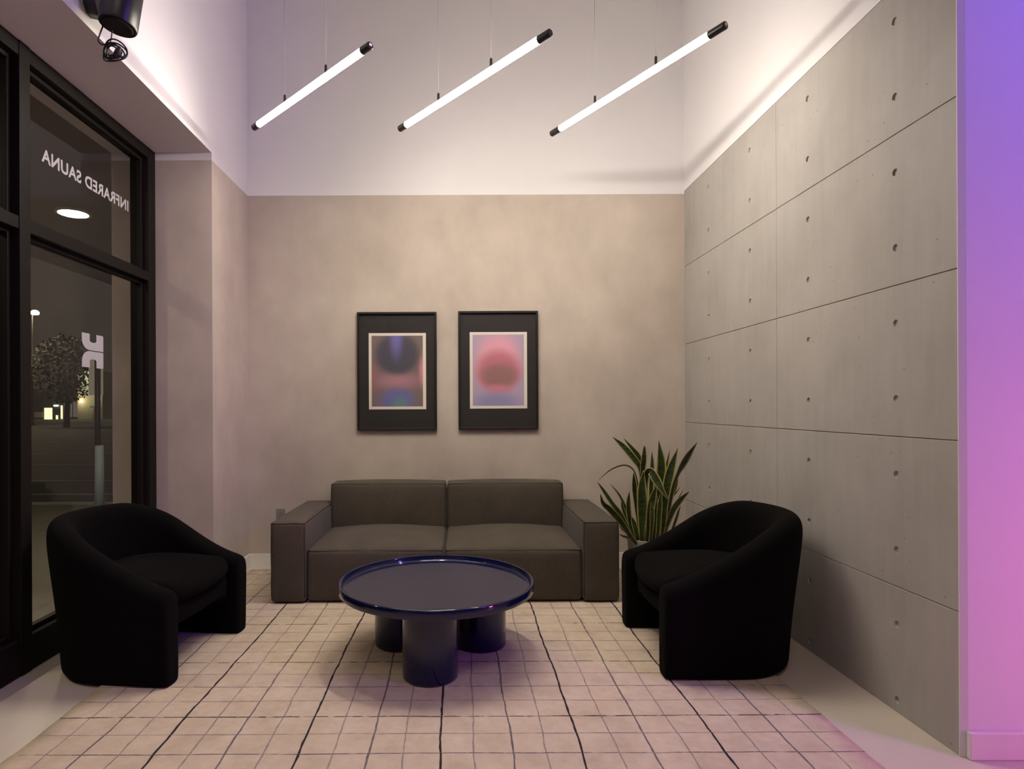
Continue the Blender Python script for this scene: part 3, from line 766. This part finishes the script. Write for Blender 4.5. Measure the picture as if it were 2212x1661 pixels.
def picture(x0, y0, x1, y1, mnt, prt, pm, label, plabel):
    X0, Z1 = ppx(x0, y0); X1, Z0 = ppx(x1, y1)
    t = empty('framed_print', ((X0+X1)/2, YB, Z0), label, 'picture', 'framed prints over the sofa')
    wd = 0.015; yf, yb = YB-0.03, YB-0.001
    mb = MB()
    for (a, b_, c_, d) in ((X0, X1, Z1-wd, Z1), (X0, X1, Z0, Z0+wd), (X0, X0+wd, Z0+wd, Z1-wd), (X1-wd, X1, Z0+wd, Z1-wd)): mb.box(a, b_, yf, yb, c_, d)
    bevel(mb.build('frame', M['black_metal'], t), 0.0015)
    MB().box(X0+wd-0.001, X1-wd+0.001, YB-0.012, YB-0.003, Z0+wd-0.001, Z1-wd+0.001).build('mat_board', M['black_mat'], t)
    a, d = ppx(mnt[0], mnt[1]); b_, c_ = ppx(mnt[2], mnt[3])
    MB().box(a, b_, YB-0.0135, YB-0.012, c_, d).build('paper_border', M['paper'], t)
    a, d = ppx(prt[0], prt[1]); b_, c_ = ppx(prt[2], prt[3])
    MB().box(a, b_, YB-0.0145, YB-0.0135, c_, d).build('print', pm, t)['label'] = plabel
    MB().add([(X0+wd, YB-0.020, Z0+wd), (X1-wd, YB-0.020, Z0+wd), (X1-wd, YB-0.020, Z1-wd), (X0+wd, YB-0.020, Z1-wd)], [(0, 1, 2, 3)]).build('picture_glass', M['pic_glass'], t)
U = lambda u: 740+u/4.809
W_ = lambda v: 640+v/4.809
picture(U(152), W_(160), U(980), W_(1388), (U(272), W_(377), U(868), W_(1171)), (U(302), W_(405), U(835), W_(1141)), pr1,
        'black framed print of dark blue fading to pink, left of the pair', 'soft gradient print of slate, violet, pink and teal')
picture(U(1204), W_(154), U(2034), W_(1384), (U(1324), W_(371), U(1920), W_(1167)), (U(1354), W_(398), U(1888), W_(1137)), pr2,
        'black framed print of a pink and brown round glow, right of the pair', 'soft gradient print of a rose halo on lavender')

# ------------------------------------------------------------------ outlet, charger and cable
X0, Z1 = ppx(596.5, 1097, YB); X1, _ = ppx(615.5, 1097, YB)
ou = empty('wall_outlet', ((X0+X1)/2, YB, Z1-0.115), 'small grey power outlet low on the back wall by the sofa arm', 'outlet')
bevel(MB().box(X0, X1, YB-0.006, YB-0.0005, Z1-0.115, Z1).build('cover_plate', M['grey_plastic'], ou), 0.002)
xm = (X0+X1)/2
for zz in (Z1-0.036, Z1-0.079):
    so = bevel(MB().box(xm-0.016, xm+0.016, YB-0.008, YB-0.006, zz-0.013, zz+0.013).build('socket', M['grey_plastic'], ou), 0.001)
    for dx, dz, hh in ((-0.006, 0.003, 0.004), (0.006, 0.003, 0.004), (0, -0.006, 0.002)):
        MB().box(xm+dx-0.0012, xm+dx+0.0012, YB-0.0085, YB-0.008, zz+dz-hh, zz+dz+hh).build('slot', M['dark_slot'], so)
ca = empty('charger_cable', (-1.585, 4.32, 0), 'white plug and thin cable lying by the left baseboard', 'cable')
bevel(MB().box(XL+0.0135, XL+0.035, 4.29, 4.335, 0.03, 0.085).build('plug', M['white_plastic'], ca), 0.005)
MB().tube(catmull([(XL+0.03, 4.30, 0.035), (XL+0.05, 4.25, 0.017), (-1.56, 4.22, 0.017), (-1.50, 4.30, 0.017), (-1.42, 4.36, 0.017), (-1.33, 4.47, 0.017), (-1.25, 4.56, 0.017)], 8), 0.0028, 6).build('cord', M['white_plastic'], ca, smooth=True)

# ------------------------------------------------------------------ wall speaker with a coiled cable
def at(x, y, Y): return Vector(((x-CX)/F*Y, Y, H+(CY-y)/F*Y))
base = at(196, 5, 2.66)
spk = empty('wall_speaker', (XL, base.y, 2.97), 'black cylindrical wall speaker on a bracket with a coiled cable', 'speaker')
YS = 2.60
bot = at(258, 55, YS); axis = (at(276, -90, YS)-bot).normalized(); axis = (axis+Vector((0, 0.06, 0))).normalized()
e1 = axis.orthogonal().normalized(); e2 = axis.cross(e1)
def cyl(mb, prof, c_, n=40):
    V, FF = [], []
    for r, h_ in prof:
        for k in range(n): V.append(c_+axis*h_+(e1*math.cos(2*PI*k/n)+e2*math.sin(2*PI*k/n))*r)
    for i in range(len(prof)-1):
        for k in range(n): FF.append((i*n+k, i*n+(k+1) % n, (i+1)*n+(k+1) % n, (i+1)*n+k))
    FF.append(tuple(range(n))); FF.append(tuple((len(prof)-1)*n+k for k in range(n)))
    return mb.add(V, FF)
angle_smooth(cyl(MB(), [(0.064, 0.006), (0.066, 0.0), (0.074, 0.002), (0.077, 0.010), (0.079, 0.32), (0.074, 0.33)], bot).build('speaker_body', M['black_metal'], spk))
angle_smooth(cyl(MB(), [(0.058, -0.004), (0.062, 0.001), (0.062, 0.008)], bot).build('speaker_cap', M['black_rubber'], spk))
zb = 2.955
br = MB().add([(XL+.001, base.y-.045, zb+.03), (XL+.001, base.y+.045, zb+.03), (XL+.001, base.y+.02, zb), (XL+.001, base.y-.02, zb), (XL+.001, base.y-.045, zb+.25), (XL+.001, base.y+.045, zb+.25),
               (XL+.055, base.y-.045, zb+.03), (XL+.055, base.y+.045, zb+.03), (XL+.055, base.y+.02, zb-.012), (XL+.055, base.y-.02, zb-.012), (XL+.055, base.y-.045, zb+.25), (XL+.055, base.y+.045, zb+.25)],
              [(4, 5, 1, 2, 3, 0), (10, 6, 9, 8, 7, 11), (0, 3, 9, 6), (3, 2, 8, 9), (2, 1, 7, 8), (1, 5, 11, 7), (5, 4, 10, 11), (4, 0, 6, 10)])
bevel(br.build('wall_bracket', M['black_metal'], spk), 0.003)
mid = bot+axis*0.14
MB().tube([(XL+0.05, base.y, zb+0.12), (mid.x-0.06, mid.y+0.01, mid.z+0.02), mid], 0.016, 12).build('mount_arm', M['black_metal'], spk, smooth=True)
pts = [at(222, 20, 2.63), at(220, 38, 2.62), at(226, 50, 2.61), at(221, 66, 2.60), at(216, 84, 2.60), at(224, 93, 2.60), at(236, 94, 2.60)]
cc = at(247, 110, 2.60)
loops = []
rnd = random.Random(5)
for i in range(14*5+1):
    a = PI*0.75+2*PI*i/14; rr = 0.040+0.011*math.sin(i*0.21)
    loops.append(cc+Vector((math.cos(-a)*rr, 0.012*math.sin(i*0.9), math.sin(-a)*rr*(0.80+0.14*math.sin(i*0.17)))) + Vector((0.007*math.sin(i*0.13), 0, 0.006*math.cos(i*0.11))))
MB().tube(catmull(pts+loops, 3), 0.0032, 8).build('cable_coil', M['black_rubber'], spk, smooth=True)
MB().tube(catmull([at(246, 62, 2.60), at(244, 78, 2.60), at(241, 92, 2.60)], 5), 0.0026, 8).build('cable_tail', M['black_rubber'], spk, smooth=True)
MB().tube(catmull([at(250, 120, 2.595), at(258, 108, 2.595), at(262, 98, 2.595)], 5), [0.010]*3+[0.012]*5+[0.009]*3, 8).build('cable_plug', M['black_rubber'], spk, smooth=True)

# ------------------------------------------------------------------ snake plant
PLX, PLY = 1.30, 4.12
plant = empty('potted_snake_plant', (PLX, PLY, 0), 'tall variegated snake plant in a planter between sofa and concrete wall', 'plant')
o = MB().lathe([(0.125, 0), (0.13, 0.006), (0.165, 0.30), (0.166, 0.308), (0.158, 0.31), (0.152, 0.305), (0.150, 0.27)], (PLX, PLY, ZF), 40).build('planter', M['pot'], plant); angle_smooth(o)
MB().lathe([(1e-6, 0.285), (0.10, 0.282), (0.151, 0.275)], (PLX, PLY, 0), 32).build('soil', M['soil'], plant, smooth=True)
def pc(u, v, Y): return at(1270+u/6.389, 930+v/6.389, Y)
LEAVES = [  # control points in crop units base->tip with width, base depth, tip depth, twist
    ([(955, 1400, 70), (985, 900, 125), (1003, 480, 135), (975, 145, 4)], 4.10, 4.12, 0.1),
    ([(1030, 1380, 60), (1060, 950, 105), (1130, 580, 125), (1238, 255, 4)], 4.06, 4.02, -0.2),
    ([(1080, 1300, 50), (1140, 900, 70), (1215, 650, 60), (1330, 420, 115), (1505, 178, 4)], 4.15, 4.05, 0.4),
    ([(745, 1380, 55), (735, 800, 75), (715, 540, 80), (620, 390, 95), (480, 225, 80), (340, 98, 4)], 4.20, 4.15, 0.3),
    ([(760, 1300, 50), (745, 700, 70), (705, 400, 72), (620, 270, 55), (492, 118, 4)], 4.24, 4.22, -0.2),
    ([(720, 1350, 50), (728, 900, 70), (748, 560, 80), (765, 400, 84), (778, 225, 26)], 4.12, 4.08, 0.15),
    ([(860, 1350, 50), (865, 850, 62), (882, 500, 60), (880, 300, 3)], 4.18, 4.2, 0.0),
    ([(1050, 1100, 40), (1070, 600, 50), (1092, 430, 42), (1128, 290, 3)], 4.26, 4.28, 0.5),
    ([(700, 1250, 30), (690, 850, 30), (660, 650, 26), (600, 530, 26), (480, 488, 22), (300, 555, 18), (143, 692, 3)], 4.14, 4.05, 0.6),
    ([(780, 1200, 50), (785, 800, 70), (800, 620, 85), (860, 575, 105), (950, 720, 115), (1040, 870, 50), (1122, 985, 3)], 4.08, 3.96, 0.0),
    ([(690, 1300, 40), (645, 950, 60), (632, 760, 74), (625, 590, 4)], 4.20, 4.16, 0.2),
    ([(735, 1430, 75), (745, 1100, 150), (740, 800, 120), (765, 560, 8)], 4.00, 3.98, -0.1),
    ([(815, 1420, 60), (850, 1100, 120), (890, 920, 100), (940, 780, 6)], 3.98, 3.96, 0.15),
    ([(590, 1470, 60), (450, 1185, 75), (330, 1020, 60), (225, 860, 48), (130, 722, 8)], 4.04, 3.98, 0.2),
    ([(600, 1500, 60), (450, 1270, 85), (300, 1100, 85), (205, 1010, 55), (168, 890, 10)], 4.00, 3.94, -0.3),
    ([(600, 1430, 40), (545, 1200, 55), (500, 1050, 42), (415, 880, 28), (305, 750, 3)], 4.12, 4.1, 0.3),
    ([(610, 1460, 55), (565, 1220, 70), (550, 1010, 66), (568, 848, 4)], 4.06, 4.06, 0.1),
    ([(590, 1440, 40), (520, 1200, 55), (475, 1060, 45), (455, 950, 4)], 4.16, 4.16, 0.0),
    ([(1060, 1400, 55), (1150, 1130, 100), (1250, 980, 95), (1392, 855, 4)], 4.06, 3.98, 0.3),
    ([(1060, 1200, 25), (1130, 960, 32), (1200, 880, 26), (1270, 795, 3)], 4.2, 4.22, 0.2),
    ([(1100, 1300, 20), (1190, 1060, 26), (1265, 910, 16), (1320, 825, 3)], 4.24, 4.26, 0.2),
    ([(1150, 1400, 40), (1215, 1210, 44), (1240, 1130, 34), (1272, 1060, 3)], 4.12, 4.1, 0.2),
    ([(670, 1480, 70), (640, 1340, 85), (615, 1260, 60), (598, 1200, 6)], 4.02, 4.02, 0.2),
    ([(1060, 1350, 45), (1120, 980, 70), (1195, 790, 62), (1240, 650, 4)], 4.16, 4.14, -0.3),
    ([(865, 1420, 50), (875, 1160, 72), (868, 960, 4)], 3.97, 3.97, 0.2),
    ([(960, 1400, 45), (985, 1060, 70), (1005, 850, 4)], 4.0, 3.99, -0.2),
    ([(905, 1400, 50), (915, 1000, 84), (922, 740, 4)], 4.05, 4.04, 0.0),
    ([(650, 1490, 45), (545, 1420, 50), (480, 1385, 28), (425, 1330, 3)], 4.08, 4.05, 0.4)]
def leaf(cps, yb, yt, tw, material=None):
    n = len(cps); P = []; Wd = []
    root_y = PLY+(yb-PLY)*0.6
    for i, (u, v, w_) in enumerate(cps):
        Y = yb+(yt-yb)*i/(n-1); P.append(pc(u, v, Y)); Wd.append(w_/6.389/F*Y)
    rb = Vector((PLX+max(-0.12, min(0.12, P[0].x-PLX))*0.85, root_y, 0.27)); P = [rb]+P; Wd = [Wd[0]*0.7]+Wd
    S = 6; pts = catmull(P, S); wv = catmull([(q, 0, 0) for q in Wd], S); V, FF, MI = [], [], []
    cols = [-1, -0.74, 0.0, 0.74, 1]; NN = len(pts)
    for i, p in enumerate(pts):
        t = (pts[min(i+1, NN-1)]-pts[max(0, i-1)]).normalized()
        a = tw*(0.6+0.6*math.sin(i/NN*3))
        view = Vector((math.sin(a), -math.cos(a), 0)); s_ = t.cross(view)
        if s_.length < 1e-4: s_ = Vector((1, 0, 0))
        s_.normalize(); nrm = s_.cross(t).normalized(); ww = max(0.0008, wv[i].x)/2
        for c_ in cols: V.append(p+s_*ww*c_+nrm*(abs(c_)**1.5)*ww*0.35)
    for i in range(NN-1):
        for j in range(4):
            FF.append((i*5+j, i*5+j+1, i*5+6+j, i*5+5+j)); MI.append(1 if j in (0, 3) else 0)
    o = mesh_obj('leaf', V, FF, [material, material] if material else [M['leaf_green'], M['leaf_edge']], plant, MI, smooth=True, fix=False)
    sd = o.modifiers.new('thickness', 'SOLIDIFY'); sd.thickness = 0.0016
    return o
for cps, yb, yt, tw in LEAVES: leaf(cps, yb, yt, tw)
leaf([(620, 1510, 30), (540, 1485, 32), (480, 1468, 26), (425, 1440, 3)], 4.0, 3.97, 0.3, M['leaf_dry'])['label'] = 'dry brown leaf'
